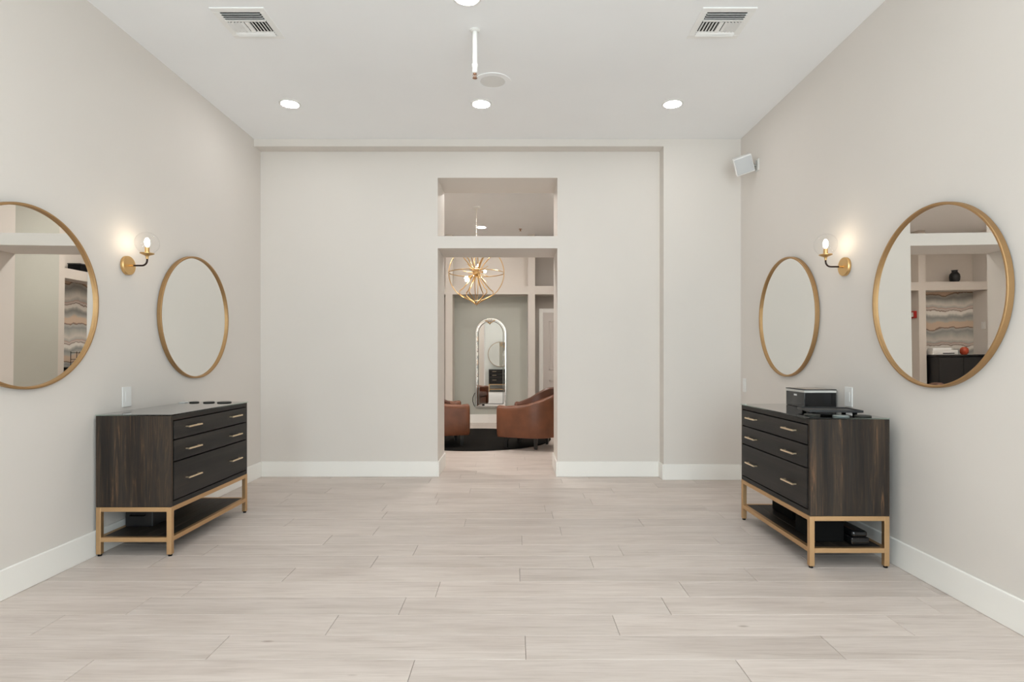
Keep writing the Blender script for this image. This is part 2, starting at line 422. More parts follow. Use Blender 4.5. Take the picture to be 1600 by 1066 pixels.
# rear wall; its tall windows are unseen, added to bring in daylight
wr = MB(); xs = [XL] + [v for w in ADDED_WINDOWS for v in w[:2]] + [XR]
for i in range(0, len(xs), 2): wr.box((xs[i], YR-.12, 0), (xs[i+1], YR, ZC))
for x0, x1, z0, z1 in ADDED_WINDOWS:
    wr.box((x0, YR-.12, 0), (x1, YR, z0)); wr.box((x0, YR-.12, z1), (x1, YR, ZC))
struct(wr.build('wall_rear', 'rear'))
for i, (x0, x1, z0, z1) in enumerate(ADDED_WINDOWS):
    xm = (x0+x1)/2
    wn = struct(MB().box((x0, YR-.10, z0), (x0+.05, YR-.04, z1)).box((x1-.05, YR-.10, z0), (x1, YR-.04, z1))
            .box((x0, YR-.10, z0), (x1, YR-.04, z0+.05)).box((x0, YR-.10, z1-.05), (x1, YR-.04, z1))
            .box((xm-.02, YR-.09, z0), (xm+.02, YR-.05, z1)).build('window_%d' % (i+1), 'trim'))
    B((x0+.05, YR-.072, z0+.05), (xm-.02, YR-.068, z1-.05)).build('pane', 'pane', wn)
    B((xm+.02, YR-.072, z0+.05), (x1-.05, YR-.068, z1-.05)).build('pane', 'pane', wn)
# baseboards
BH, BT = .158, .016
def base(name, boxes, label=None):
    mb = MB()
    for a, b_ in boxes: mb.box((a[0], a[1], 0.0), (b_[0], b_[1], BH), .004, 1)
    return struct(mb.build(name, 'trim'), label)
base('baseboard_left', [((XL, YR), (XL+BT, YB-.0))], 'white baseboard of the left wall')
base('baseboard_right', [((XR-BT, YR), (XR, YF))], 'white baseboard of the right wall')
base('baseboard_back', [((XL+BT, YB-BT), (DX0, YB)), ((DX1, YB-BT), (1.501-BT, YB)), ((1.501-BT, YF-BT), (1.501, YB)), ((1.501, YF-BT), (XR-BT, YF)),
                        ((DX0, YB-BT), (DX0+BT, YT)), ((DX1-BT, YB-BT), (DX1, YT))], 'white baseboard along the back wall and doorway')
base('baseboard_rear', [((XL+BT, YR), (XR-BT, YR+BT))])
# lounge shell
struct(B((LXL-.12, YT, 0), (LXL, YW, ZC)).build('wall_lounge_left', 'wall'))
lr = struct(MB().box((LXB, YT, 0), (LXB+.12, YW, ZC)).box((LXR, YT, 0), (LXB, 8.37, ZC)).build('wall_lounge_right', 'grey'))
B((LXB-.004, 8.48, .16), (LXB, 9.85, 2.357)).build('wallpaper', 'paper', lr)
B((LXB-.004, 8.48, 2.507), (LXB, 9.85, ZC)).build('upper_panel', 'frame', lr)
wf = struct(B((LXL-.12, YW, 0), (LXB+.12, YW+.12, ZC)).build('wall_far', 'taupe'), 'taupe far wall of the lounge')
PX = [0.306, -1.182, -2.77]; PH = .0635
B((PX[1]+PH, YW-.004, 0.1), (PX[0]-PH, YW, 2.357)).build('accent_panel', 'grey', wf)
B((PX[1]+PH, YW-.16, 2.507), (PX[0]-PH, YW, ZC)).build('upper_panel', 'frame', wf)
B((PX[2]+PH, YW-.16, 2.507), (PX[1]-PH, YW, ZC)).build('upper_panel', 'frame', wf)
B((LXL, YW-.004, 2.507), (PX[2]-PH, YW, ZC)).build('upper_panel', 'frame', wf)
B((LXL, YW-.004, .16), (PX[2]-PH, YW, 2.357)).build('wallpaper', 'paper', wf)
# grid of posts and beam before the far wall
gr = struct(B((LXL, YG, 2.357), (LXB, YW, 2.507)).build('trim_3', 'frame'), 'beige beam and posts before the far lounge wall')
for x in PX: 
    B((x-PH, YG, 0), (x+PH, YW, 2.357)).build('post', 'frame', gr)
    B((x-PH, YG, 2.507), (x+PH, YW, ZC)).build('post', 'frame', gr)
gr2 = struct(B((LXR, 8.37, 2.357), (LXB, YG, 2.507)).build('trim_4', 'frame'))
for a in (8.37, 9.85):
    B((LXR, a, 0), (LXB, a+.11, 2.357)).build('post', 'frame', gr2)
    B((LXR, a, 2.507), (LXB, a+.11, ZC)).build('post', 'frame', gr2)
base('baseboard_far', [((LXL, YW-BT), (PX[2]-PH, YW)), ((PX[2]+PH, YW-BT), (PX[1]-PH, YW)), ((PX[1]+PH, YW-BT), (PX[0]-PH, YW))], 'white baseboard of the far lounge wall')
# panelled door in the far wall
DXa, DXb, DZ = .53, 1.34, 2.05
dc = MB()
for a, b_ in [((DXa-.075, 0), (DXa, DZ+.075)), ((DXb, 0), (DXb+.075, DZ+.075)), ((DXa, DZ), (DXb, DZ+.075))]:
    dc.box((a[0], YW-.03, a[1]), (b_[0], YW, b_[1]), .006, 2)
dr = struct(MB().box((DXa, YW-.02, .005), (DXb, YW, DZ)).build('door_1', 'door'), 'white panelled door in the far right niche')
dc.build('door_casing', 'trim', dr)
for x0, x1 in ((DXa+.11, DXa+.36), (DXb-.36, DXb-.11)):
    for z0, z1 in ((.22, .80), (.98, 1.90)):
        fr_ = MB()
        for a, b_ in [((x0, z0), (x0+.03, z1)), ((x1-.03, z0), (x1, z1)), ((x0, z0), (x1, z0+.03)), ((x0, z1-.03), (x1, z1))]:
            fr_.box((a[0], YW-.032, a[1]), (b_[0], YW-.018, b_[1]), .004, 1)
        fr_.box((x0+.06, YW-.028, z0+.06), (x1-.06, YW-.018, z1-.06), .004, 1)
        fr_.build('door_panel', 'door', dr)

# ------------------------------------------------------------------ ceiling fittings
def downlight(x, y, label, m='darkdisc', group='recessed ceiling lights'):
    t = empty('ceiling_light', (x, y, ZC), 0, label, 'ceiling light', group)
    MB().ring([(-.002, 0), (.016, 0), (.015, -.004), (.002, -.008), (-.002, -.006)], .076, 40).build('trim_ring', 'white_m', t)
    MB().lathe([(.0755, -.0015), (.0755, -.004), (.06, -.0045), (.0001, -.005)], 32).build('diffuser', m, t)
    return t
downlight(-1.946, 4.928, 'white round recessed ceiling light nearest the left wall', )
downlight(-.288, 4.93, 'round recessed ceiling light in the middle of the row before the doorway')
downlight(1.369, 4.93, 'white round recessed ceiling light nearest the right wall')
downlight(-.29, 3.46, 'round recessed ceiling light cut by the top edge of the photo')
for x, y, w in ((-1.946, 1.95, 'over the camera near the left wall'), (-.29, 1.95, 'over the camera in the middle of the room'), (1.369, 1.95, 'over the camera near the right wall'),
                (-1.946, -.35, 'behind the camera near the added windows on the left'), (-.29, -.35, 'behind the camera before the rear dresser'), (1.369, -.35, 'behind the camera near the added windows on the right')):
    downlight(x, y, 'recessed ceiling light outside the photo, ' + w)
downlight(-.565, 9.66, 'small ceiling light seen through the opening above the doorway', 'dimdisc')
for x, y, w in ((-3.2, 8.0, 'near its left wall'), (-1.9, 7.3, 'nearest the doorway'), (-.5, 7.3, 'just inside the doorway'), (.9, 8.5, 'above the right armchair')):  # lamps added out of view to brighten the lounge
    downlight(x, y, 'added ceiling light out of view in the lounge, ' + w, 'added_loungedisc')

def vent(x, y, label, flip):
    t = empty('ceiling_vent', (x, y, ZC), 0, label, 'vent', 'ceiling vents')
    s, o = .128, .172
    f = MB()
    for a, b_ in [((-o, -o), (o, -s)), ((-o, s), (o, o)), ((-o, -s), (-s, s)), ((s, -s), (o, s))]:
        f.box((a[0], a[1], -.007), (b_[0], b_[1], 0), .002, 1)
    f.build('frame', 'vent', t)
    B((-s, -s, -.0025), (s, s, -.0005)).build('duct_shade', 'dark', t)  # dark plate standing in for the shade behind the slats
    B((-s, -.018-.02, -.014), (s, -.03-.02, -.002)).build('divider', 'vent', t)
    def slat(c, l, ax, tilt, w=.02):
        R = Matrix.Translation(c) @ Matrix.Rotation(tilt, 4, 'X' if ax == 'x' else 'Y')
        d = (l/2, w/2, .001) if ax == 'x' else (w/2, l/2, .001)
        MB().box((-d[0], -d[1], -d[2]), d, 0, 1, R).build('slat', 'vent', t)
    for k in range(4): slat((0, -.118+k*.0215, -.010), 2*s, 'x', .75, .019)        # near bank
    for k in range(5): slat((-.118+k*.0215, .027, -.010), .108, 'y', -.6, .018)   # left bank
    for k in range(5): slat((.118-k*.0215, .027, -.010), .108, 'y', .6, .018)   # right bank
    B((-.014, -.03, -.013), (.014, .082, -.003)).build('centre_bar', 'vent', t)
    for k in range(2): slat((0, .095+k*.022, -.010), 2*s, 'x', -.6, .022)
    return t
vent(-1.745, 3.735, 'square white ceiling vent on the left, nearest the left wall', 0)
vent(1.352, 3.735, 'square white ceiling vent on the right, nearest the right wall', 1)

t = empty('sprinkler', (-.266, 3.815, ZC), 0, 'white sprinkler drop pipe hanging from the main room ceiling', 'sprinkler')
MB().lathe([(.033, 0), (.033, -.004), (.024, -.012), (.017, -.013)], 28).build('escutcheon', 'white_m', t)
MB().tube([(0, 0, -.005), (0, 0, -.255)], .0165, 18).build('pipe', 'white_m', t)
MB().lathe([(.0165, -.225), (.022, -.232), (.022, -.246), (.018, -.252), (.018, -.285), (.013, -.29)], 20).build('coupling', 'white_m', t)
hd = MB().lathe([(.012, -.288), (.010, -.297), (.004, -.300), (.004, -.318), (.016, -.320), (.016, -.323), (.0001, -.324)], 16)
hd.tube([(.010, 0, -.290), (.013, 0, -.305), (.004, 0, -.32)], .002, 6).tube([(-.010, 0, -.290), (-.013, 0, -.305), (-.004, 0, -.32)], .002, 6)
hd.build('sprinkler_head', 'copper', t)
t = empty('sprinkler', (.10, 9.8, ZC), 0, 'tiny sprinkler head on the lounge ceiling right of the small light', 'sprinkler')
MB().lathe([(.03, 0), (.03, -.004), (.012, -.006), (.010, -.03), (.022, -.034), (.0001, -.036)], 18).build('sprinkler_head', 'copper', t)
t = empty('ceiling_speaker', (-.174, 4.53, ZC), 0, 'flush round white speaker in the ceiling behind the sprinkler pipe', 'speaker')
MB().ring([(-.052, 0), (0, 0), (-.002, -.005), (-.048, -.004)], .148, 56).build('bezel', 'ceil', t)
MB().lathe([(.096, -.0005), (.096, -.003), (.05, -.0045), (.0001, -.005)], 48).build('grille', 'spk', t)

# ------------------------------------------------------------------ round mirrors (local: wall plane x=0, faces +x)
def round_mirror(loc, rz, label, tilt=0.0, yaw=0.0):
    t = empty('round_mirror', loc, rz+yaw, label, 'mirror', 'round gold framed mirrors')
    t.rotation_euler = (0, tilt, rz+yaw)
    R = Matrix.Rotation(PI/2, 4, 'Y')
    MB().ring([(-.014, .004), (0, .004), (0, .031), (-.003, .034), (-.011, .034), (-.014, .031)], .495, 128, R).build('frame', 'gold_m', t)
    MB().lathe([(.482, .006), (.482, .018)], 128, R, smooth=False).build('glass', 'mirror', t)
    return t
TL = .0066
round_mirror((XL, 4.664, 1.562), 0, 'round gold framed mirror above the left dresser, far end of the left wall', TL)
round_mirror((XL, 3.055, 1.565), 0, 'round gold framed mirror at the left edge of the photo, cut by the frame', TL)
round_mirror((XR, 4.735, 1.572), PI, 'round gold framed mirror on the right wall nearest the back corner', TL)
round_mirror((XR, 3.080, 1.572), PI, 'large-looking round gold framed mirror on the right wall nearest the camera', TL, -.003)
round_mirror((-.56, YR, 1.47), PI/2, 'round mirror on the rear wall, seen only as a reflection in the arched mirror')

# ------------------------------------------------------------------ sconces (local: wall plane x=0, projects +x; origin at plate centre)
def sconce(loc, rz, label):
    t = empty('wall_sconce', loc, rz, label, 'wall lamp', 'globe wall sconces')
    R = Matrix.Rotation(PI/2, 4, 'Y')
    MB().lathe([(.064, .001), (.064, .018), (.061, .022), (.0001, .022)], 40, R).build('backplate', 'brass', t)
    MB().tube([(.022, 0, 0), (.05, 0, 0)], .0075, 12).build('arm_ferrule', 'brass', t)
    pts = [(.045, 0, 0), (.105, 0, 0)] + [(.105+.035*math.sin(a), 0, .035*(1-math.cos(a))) for a in (.3, .6, .9, 1.2, PI/2)] + [(.140, 0, .052)]
    MB().tube(pts, .0058, 12).build('arm', 'bronze', t)
    Tm = Matrix.Translation((.140, 0, 0))
    MB().lathe([(.0075, .045), (.009, .062), (.014, .068), (.030, .074), (.043, .080), (.043, .084), (.015, .086), (.014, .125), (.0001, .126)], 28, Tm).build('lamp_holder', 'brass', t)
    b = MB().lathe([(.008, .122), (.0095, .132), (.0155, .150), (.0165, .162), (.013, .176), (.006, .186), (.0001, .190)], 20, Tm).build('bulb', 'bulb', t)
    prof = [(.074*math.sin(a), .152-.074*math.cos(a)) for a in [0.42+(PI-.42)*i/20 for i in range(21)]]
    prof[-1] = (.0001, .226)
    MB().lathe(prof, 40, Tm, cap=False).build('globe', 'glass', t)
    return t
sconce((XL, 3.848, 1.86), 0, 'brass wall sconce with clear globe and lit bulb on the left wall')
sconce((XR, 3.91, 1.862), PI, 'brass wall sconce with clear globe and lit bulb on the right wall')

# ------------------------------------------------------------------ wall plates (local: wall plane x=0)
def plate(name, loc, rz, w, h, label, cat, n=1):
    t = empty(name, loc, rz, label, cat)
    B((0.0005, -w/2, -h/2), (.007, w/2, h/2), .0025, 2).build('cover_plate', 'white', t)
    if cat == 'outlet':
        B((.005, -.017, -.034), (.0088, .017, .034), .001, 1).build('receptacle_face', 'white', t)
    else:
        B((.005, -.016, -.033), (.0105, .016, .033), .0015, 1).build('rocker', 'white', t)
    return t
plate('wall_outlet', (XL, 3.845, .972), 0, .088, .135, 'white outlet plate above the left dresser', 'outlet')
plate('wall_outlet', (XR, 3.873, .970), PI, .088, .135, 'white outlet plate above the right dresser, beside the black box', 'outlet')
plate('light_switch', (XR, 5.63, .958), PI, .075, .135, 'white switch plate on the right wall near the back corner', 'switch')
plate('wall_control', (LXL, 10.36, 1.72), 0, .09, .13, 'white wall control seen in the right mirror beside the wallpaper', 'switch')

# ------------------------------------------------------------------ corner loudspeaker
sp = empty('wall_speaker', (2.15, 5.33, 3.035), 0, 'small white box loudspeaker on a bracket high in the right corner', 'speaker')
Rs = Matrix.Rotation(math.radians(-22), 4, 'Z') @ Matrix.Rotation(math.radians(-14), 4, 'Y') @ Matrix.Rotation(math.radians(24), 4, 'X')
MB().box((-.082, -.005, -.082), (.082, .10, .082), .008, 2, Rs).build('cabinet', 'white', sp)
MB().box((-.074, -.012, -.070), (.074, -.002, .070), .004, 1, Rs).build('grille', 'grille', sp)
MB().box((.120, -.035, -.055), (.1279, .035, .055), .002, 1).build('wall_bracket', 'white_m', sp)
MB().tube([tuple(Rs @ Vector((.07, .05, 0))), (.10, .01, 0.0), (.125, 0, 0)], .012, 10).tube([(.118, 0, -.045), (.118, 0, .045)], .007, 8).build('swivel_arm', 'brush', sp)

# ------------------------------------------------------------------ dressers (local: centre of footprint, front faces +x, length along y)
def dresser(loc, rz, label):
    t = empty('dresser', loc, rz, label, 'dresser', 'black wood dressers on gold frames')
    L, Wd = .505, .235
    z0, z1 = .307, .876
    B((-Wd, -L, z0), (Wd-.002, -L+.022, z1), .003, 2).build('side_panel', 'wood_v', t)
    B((-Wd, L-.022, z0), (Wd-.002, L, z1), .003, 2).build('side_panel', 'wood_v', t)
    B((-Wd, -L+.022, z1-.032), (Wd-.002, L-.022, z1), .002, 1).build('top_panel', 'wood_h', t)
    B((-Wd, -L+.022, z0), (Wd-.002, L-.022, z0+.030), .002, 1).build('bottom_panel', 'wood_d', t)
    B((-Wd, -L+.022, z0+.03), (-Wd+.012, L-.022, z1-.032)).build('back_panel', 'dark', t)
    for a, b_, hz in ((.726, .838, .792), (.588, .718, .649), (.346, .580, .462)):
        d = B((-Wd+.05, -L+.027, a), (Wd+.004, L-.027, b_), .002, 1).build('drawer', 'wood_d', t)
        for yy in (-.283, .283):
            h = MB().box((Wd+.022, yy-.078, hz-.005), (Wd+.034, yy+.078, hz+.005), .0015, 1)
            for e in (-.068, .068): h.box((Wd+.003, yy+e-.005, hz-.004), (Wd+.024, yy+e+.005, hz+.004))
            h.build('handle', 'pull', d)
    # gold frame
    q = .015
    for sx in (-1, 1):
        for sy in (-1, 1):
            cx, cy = sx*(Wd-q), sy*(L-q)
            l = B((cx-q, cy-q, .012), (cx+q, cy+q, z0-.001), .002, 1).build('leg', 'gold', t)
            MB().lathe([(.0001, 0), (.011, 0), (.012, .003), (.012, .013)], 16, Matrix.Translation((cx, cy, 0))).build('foot', 'black_m', l)
    for z in (.278, .090):
        r = MB()
        for sy in (-1, 1): r.box((-Wd+2*q, sy*(L-q)-q+.001, z), (Wd-2*q, sy*(L-q)+q-.001, z+.028), .001, 1)
        for sx in (-1, 1): r.box((sx*(Wd-q)-q+.001, -L+2*q, z), (sx*(Wd-q)+q-.001, L-2*q, z+.028), .001, 1)
        r.build('rail', 'gold', t)
    sh = B((-Wd+.028, -L+.028, .094), (Wd-.028, L-.028, .112), .001, 1).build('shelf', 'wood_h', t)
    for k in range(5):
        xx = -Wd+.028+k*.0828
        B((xx+.001, -L+.028, .112), (xx+.0818, L-.028, .1165), .0015, 1).build('slat', 'wood_h', sh)
    B((-Wd-.0, -L-.004, z1+.0005), (Wd+.006, L+.004, z1+.0075), .001, 1).build('glass_top', 'top_glass', t)
    return t
LD = (-2.371, 4.044, 0); RD = (1.969, 3.847, 0)
d0 = dresser(LD, 0, 'black wooden three-drawer dresser on a gold frame against the left wall')
dup(d0, RD, PI, 'black wooden three-drawer dresser on a gold frame against the right wall')
dup(d0, (-.50, YR+.26, 0), PI/2, 'dresser on the rear wall, seen only as a reflection in the arched mirror')
ZT = .884
# coasters, left dresser
for x, r, lab in ((-2.50, .034, 'small dark round coaster nearest the wall on the left dresser'),
                  (-2.385, .040, 'dark round coaster in the middle of the row on the left dresser'),
                  (-2.265, .050, 'largest dark round coaster nearest the drawers on the left dresser')):
    tag(MB().lathe([(.0001, 0), (r, 0), (r+.001, .002), (r, .006), (r-.004, .0075), (.0001, .0075)], 28, Matrix.Translation((x, 4.44, ZT))).build('coaster', 'coaster', None, (x, 4.44, ZT)), lab, 'coaster', 'coasters on the left dresser')
tag(B((-2.60, 4.40, ZT), (-2.555, 4.46, ZT+.006), .002, 1).build('card', 'white', None, (-2.58, 4.43, ZT)), 'small white card at the back of the left dresser top', 'card')
# things on the right dresser
bx = empty('storage_box', (2.15, 4.135, ZT), 0, 'glossy black lidded box on the right dresser', 'box')
B((2.038-2.15, -.135, .0), (2.262-2.15, .135, .105), .003, 2).build('box_body', 'black', bx)
B((2.036-2.15, -.137, .105), (2.264-2.15, .137, .122), .002, 1).build('lid', 'edge', bx)
B((2.036-2.15, -.137, .122), (2.264-2.15, .137, .128), .001, 1).build('lid_top', 'black_s', bx)
B((2.06-2.15, -.115, .128), (2.24-2.15, .115, .129)).build('printed_card', 'print', bx)
B((2.0368-2.15, -.028, .078), (2.039-2.15, -.008, .090)).build('label', 'white', bx)
B((2.0368-2.15, -.006, .078), (2.039-2.15, .014, .090)).build('label', 'white', bx)
tr = empty('serving_tray', (2.0, 3.62, ZT), 0, 'thin flat black tray lying on the right dresser before the black box', 'tray')
Rt = Matrix.Translation((0, 0, .020)) @ Matrix.Rotation(math.radians(-8), 4, 'Z')
MB().box((-.15, -.11, -.005), (.15, .11, .003), .002, 1, Rt).build('tray_base', 'black_s', tr)
rim = MB()
for a, b_ in [((-.155, -.115), (.155, -.107)), ((-.155, .107), (.155, .115)), ((-.155, -.107), (-.147, .107)), ((.147, -.107), (.155, .107))]:
    rim.box((a[0], a[1], -.004), (b_[0], b_[1], .010), .001, 1, Rt)
rim.build('rim', 'black_s', tr)
ft = MB()
for x in (-.12, .12):
    for y in (-.08, .08): ft.box((x-.01, y-.01, -.020), (x+.01, y+.01, -.004), 0, 1, Rt)
ft.build('foot_pads', 'black_m', tr)
for x, y, m_, lab in ((1.965, 3.425, 'coaster_g', 'grey green round coaster at the front edge of the right dresser'),
                      (2.10, 3.43, 'coaster', 'dark round coaster in the outer corner of the right dresser'),
                      (1.83, 3.50, 'coaster', 'dark round coaster nearest the drawers on the right dresser')):
    tag(MB().lathe([(.0001, 0), (.045, 0), (.046, .002), (.045, .006), (.041, .0075), (.0001, .0075)], 28, Matrix.Translation((x, y, ZT))).build('coaster', m_, None, (x, y, ZT)), lab, 'coaster', 'coasters on the right dresser')
# things on the lower shelves
ZS = .1172
cb = empty('storage_case', (-2.42, 3.88, ZS), 0, 'black case on the lower shelf of the left dresser', 'case')
B((-.155, -.12, 0), (.03, .14, .11), .008, 2).build('case_body', 'black_s', cb)
B((-.157, -.122, .11), (.032, .142, .138), .008, 2).build('lid', 'black_s', cb)
MB().tube([(-.11, -.124, .08), (-.11, -.14, .08), (-.02, -.14, .08), (-.02, -.124, .08)], .004, 8).build('handle', 'black_m', cb)
cb = empty('storage_case', (1.90, 3.60, ZS), 0, 'tall black case on the right dresser shelf behind its front gold leg', 'case')
B((-.075, -.14, 0), (.105, .10, .13), .006, 2).build('case_body', 'black_m', cb)
B((-.077, -.142, .13), (.107, .102, .155), .006, 2).build('lid', 'black_m', cb)
MB().tube([(-.079, -.05, .11), (-.092, -.05, .11), (-.092, .02, .11), (-.079, .02, .11)], .004, 8).build('handle', 'black_m', cb)
cb = empty('storage_case', (2.06, 4.06, ZS), 0, 'black case deep on the right dresser shelf, against the wall', 'case')
B((-.15, -.15, 0), (.11, .16, .125), .006, 2).build('case_body', 'black_m', cb)
B((-.152, -.152, .125), (.112, .162, .150), .006, 2).build('lid', 'black_m', cb)
MB().tube([(-.05, -.154, .10), (-.05, -.168, .10), (.04, -.168, .10), (.04, -.154, .10)], .004, 8).build('handle', 'black_m', cb)
pb = empty('hole_punch', (2.068, 3.555, ZS), 0, 'glossy black long desk punch with rounded top on the right dresser shelf', 'punch')
B((-.055, -.155, 0), (.055, .15, .045), .008, 3).build('punch_base', 'black', pb)
B((-.048, -.150, .045), (.048, .145, .082), .014, 3).build('punch_lever', 'black', pb)
B((-.050, .02, .050), (-.046, .06, .056)).build('badge', 'edge', pb)

# ------------------------------------------------------------------ lounge furniture
rg = MB().lathe([(.0001, 0.0), (1.125, 0.0), (1.13, .005), (1.125, .011), (.0001, .012)], 96).build('rug', 'rug'); rg.location = (-.585, 8.57, 0)
tag(rg, 'round black woven rug on the lounge floor under the armchairs', 'rug')

def smooth(a, b, x):
    t = max(0, min(1, (x-a)/(b-a))); return t*t*(3-2*t)
def armchair(loc, rz, label):      # local: faces +x
    t = empty('tub_armchair', loc, rz, label, 'armchair', 'tan leather tub chairs')
    RO, TH, ZB, WK, CX = .335, .105, .155, 1.12, -.115
    fr_x = .30; nA, nC = 9, 25
    pts = []
    for i in range(nA): pts.append((Vector((fr_x+(CX-fr_x)*i/nA, 0)), Vector((0, -1))))
    for i in range(nC):
        a = -PI/2 - PI*i/(nC-1); pts.append((Vector((CX, 0)), Vector((math.cos(a), math.sin(a)))))
    for i in range(nA): pts.append((Vector((CX+(fr_x-CX)*(i+1)/nA, 0)), Vector((0, 1))))
    pos = [c + RO*n for c, n in pts]
    s = [0]
    for i in range(1, len(pos)): s.append(s[-1]+(pos[i]-pos[i-1]).length)
    rings = []
    def section(c, n, h, k=1.0, fwd=0.0, dz=0.0):
        mid = RO-TH/2
        prof = [(RO-.022, ZB), (RO-.006, ZB+.02), (RO+.004, .33), (RO+.006, h-.07), (RO+.0, h-.03), (RO-.022, h-.007), (RO-TH/2, h), (RO-TH+.022, h-.007),
                (RO-TH+.002, h-.03), (RO-TH-.002, h-.07), (RO-TH-.006, .36), (RO-TH-.006, ZB+.02), (RO-TH+.01, ZB)]
        out = []
        zm = (ZB+h)/2
        for r, z in prof:
            rr = mid+(r-mid)*k; zz = zm+(z-zm)*(1-(1-k)*.22)
            p = c+rr*n; out.append((p.x+fwd, p.y*WK, zz))
        return out
    def hh(i):
        u = s[i]/s[-1]; u = 1-abs(2*u-1)
        return .580+.150*smooth(.22, 1.0, u) - .012*math.exp(-((u-.10)/.05)**2)
    for k, f in ((.30, .030), (.70, .024), (.92, .012)): rings.append(section(*pts[0], hh(0), k, f))
    for i, (c, n) in enumerate(pts): rings.append(section(c, n, hh(i)))
    for k, f in ((.92, .012), (.70, .024), (.30, .030)): rings.append(section(*pts[-1], hh(len(pts)-1), k, f))
    m = len(rings[0]); v = [p for r in rings for p in r]; f = []
    for i in range(len(rings)-1):
        for j in range(m): f.append([i*m+j, i*m+(j+1) % m, (i+1)*m+(j+1) % m, (i+1)*m+j])
    f.append(list(range(m))[::-1]); f.append([(len(rings)-1)*m+j for j in range(m)])
    MB().add(v, f, True).build('shell', 'leather', t)
    # padded inner back, taller than the shell
    def pad(c, n, h, k=1.0):
        ro, ri, zb = RO-TH+.035, RO-TH-.055, .40
        prof = [(ro, zb), (ro+.004, h-.05), (ro-.006, h-.018), (ro-.035, h), (ri+.03, h-.008), (ri+.006, h-.03), (ri, h-.07), (ri-.004, .55), (ri, zb)]
        mid, zm = (ro+ri)/2, (zb+h)/2; out = []
        for r, z in prof:
            p = c+(mid+(r-mid)*k)*n; out.append((p.x, p.y*WK, zm+(z-zm)*(1-(1-k)*.25)))
        return out
    ids = [i for i in range(len(pts)) if .10 < s[i]/s[-1] < .90]
    ph = lambda i: .625+.190*smooth(.18, .86, 1-abs(2*s[i]/s[-1]-1))
    pr_ = []
    for q, i in enumerate(ids):
        e = min(q, len(ids)-1-q); pr_.append(pad(*pts[i], ph(i), (.35, .75, .94)[e] if e < 3 else 1.0))
    m = len(pr_[0]); v = [p for r in pr_ for p in r]; f = []
    for i in range(len(pr_)-1):
        for j in range(m): f.append([i*m+j, i*m+(j+1) % m, (i+1)*m+(j+1) % m, (i+1)*m+j])
    f.append(list(range(m))[::-1]); f.append([(len(pr_)-1)*m+j for j in range(m)])
    MB().add(v, f, True).build('inner_back', 'leather_in', t)
    # upright seams inside the back
    sm_ = MB()
    for ang in (PI-.55, PI+.55):
        n = Vector((math.cos(ang), math.sin(ang))); r = RO-TH-.058
        sm_.tube([(CX+n.x*(r+.002), n.y*(r+.002)*WK, z) for z in (.46, .55, .66, .745)], .004, 6)
    sm_.build('seam', 'leather_in', t)
    # seat deck under the cushion: D-shaped, and the cushion
    def dshape(r, fx, z0, z1, bev):
        ang = [PI/2+PI*i/20 for i in range(21)]
        base = [(fx, r)]+[(CX+r*math.cos(a), r*math.sin(a)) for a in ang]+[(fx, -r)]
        lv = [(1-bev*2.2, z0), (1, z0+bev*.5), (1, z1-bev*.5), (1-bev*.7, z1-bev*.1), (1-bev*2.6, z1)]
        v = []; f = []; k = len(base)
        for sc_, z in lv: v += [(x*sc_, y_*sc_*WK, z) for x, y_ in base]
        for i in range(len(lv)-1):
            for j in range(k): f.append([i*k+j, i*k+(j+1) % k, (i+1)*k+(j+1) % k, (i+1)*k+j])
        f.append(list(range(k))[::-1]); f.append([(len(lv)-1)*k+j for j in range(k)])
        return MB().add(v, f, True)
    dshape(RO-TH+.01, .295, ZB+.003, .32, .02).build('seat_base', 'leather', t)
    dshape(RO-TH-.008, .315, .322, .445, .05).build('seat_cushion', 'leather_in', t)
    for sx, sy in ((.235, -.235), (.235, .235), (-.185, -.235), (-.185, .235)):
        b = MB(); a0, a1 = .016, .026
        v = [(sx+px*a0, sy+py*a0, 0) for px, py in ((-1, -1), (1, -1), (1, 1), (-1, 1))] + [(sx+px*a1, sy+py*a1, ZB+.01) for px, py in ((-1, -1), (1, -1), (1, 1), (-1, 1))]
        b.add(v, [[3, 2, 1, 0], [4, 5, 6, 7], [0, 1, 5, 4], [1, 2, 6, 5], [2, 3, 7, 6], [3, 0, 4, 7]]).build('leg', 'legwood', t)
    return t
c0 = armchair((.195, 7.80, .0), PI-.38, 'tan leather tub armchair right of the doorway, facing left')
dup(c0, (-1.02, 8.01, .0), .28, 'tan leather tub armchair half hidden behind the left side of the doorway')
for o in bpy.data.objects:
    if o.name.startswith('tub_armchair'): o.location.z = .0125

# arched mirror on the far wall
am = empty('arched_mirror', (-.44, YW-.004, .289), 0, 'tall arched mirror with silver frame on the far lounge wall', 'mirror')
def arch(w, h0, h1, n=24):
    return [(-w, h0)] + [(w*math.cos(PI-PI*i/n), h1-w+w*math.sin(PI-PI*i/n)) for i in range(n+1)] + [(w, h0)]
def arch_band(w0, w1, b0, b1, h, y0, y1):
    A = arch(w0, b0, h); C = arch(w1, b1, h-(w0-w1)); k = len(A); mb = MB()
    v = [(x, y0, z) for x, z in A]+[(x, y0, z) for x, z in C]+[(x, y1, z) for x, z in A]+[(x, y1, z) for x, z in C]; f = []
    for i in range(k):
        j = (i+1) % k
        f += [[i, j, k+j, k+i], [2*k+i, 2*k+j, 3*k+j, 3*k+i], [i, j, 2*k+j, 2*k+i], [k+i, k+j, 3*k+j, 3*k+i]]
    return mb.add(v, f)
arch_band(.285, .262, 0.0, .030, 1.66, -.034, -.001).build('outer_frame', 'silver', am)
arch_band(.235, .222, .060, .073, 1.61, -.030, -.012).build('inner_frame', 'silver_d', am)
A = arch(.264, .028, 1.638); k = len(A)
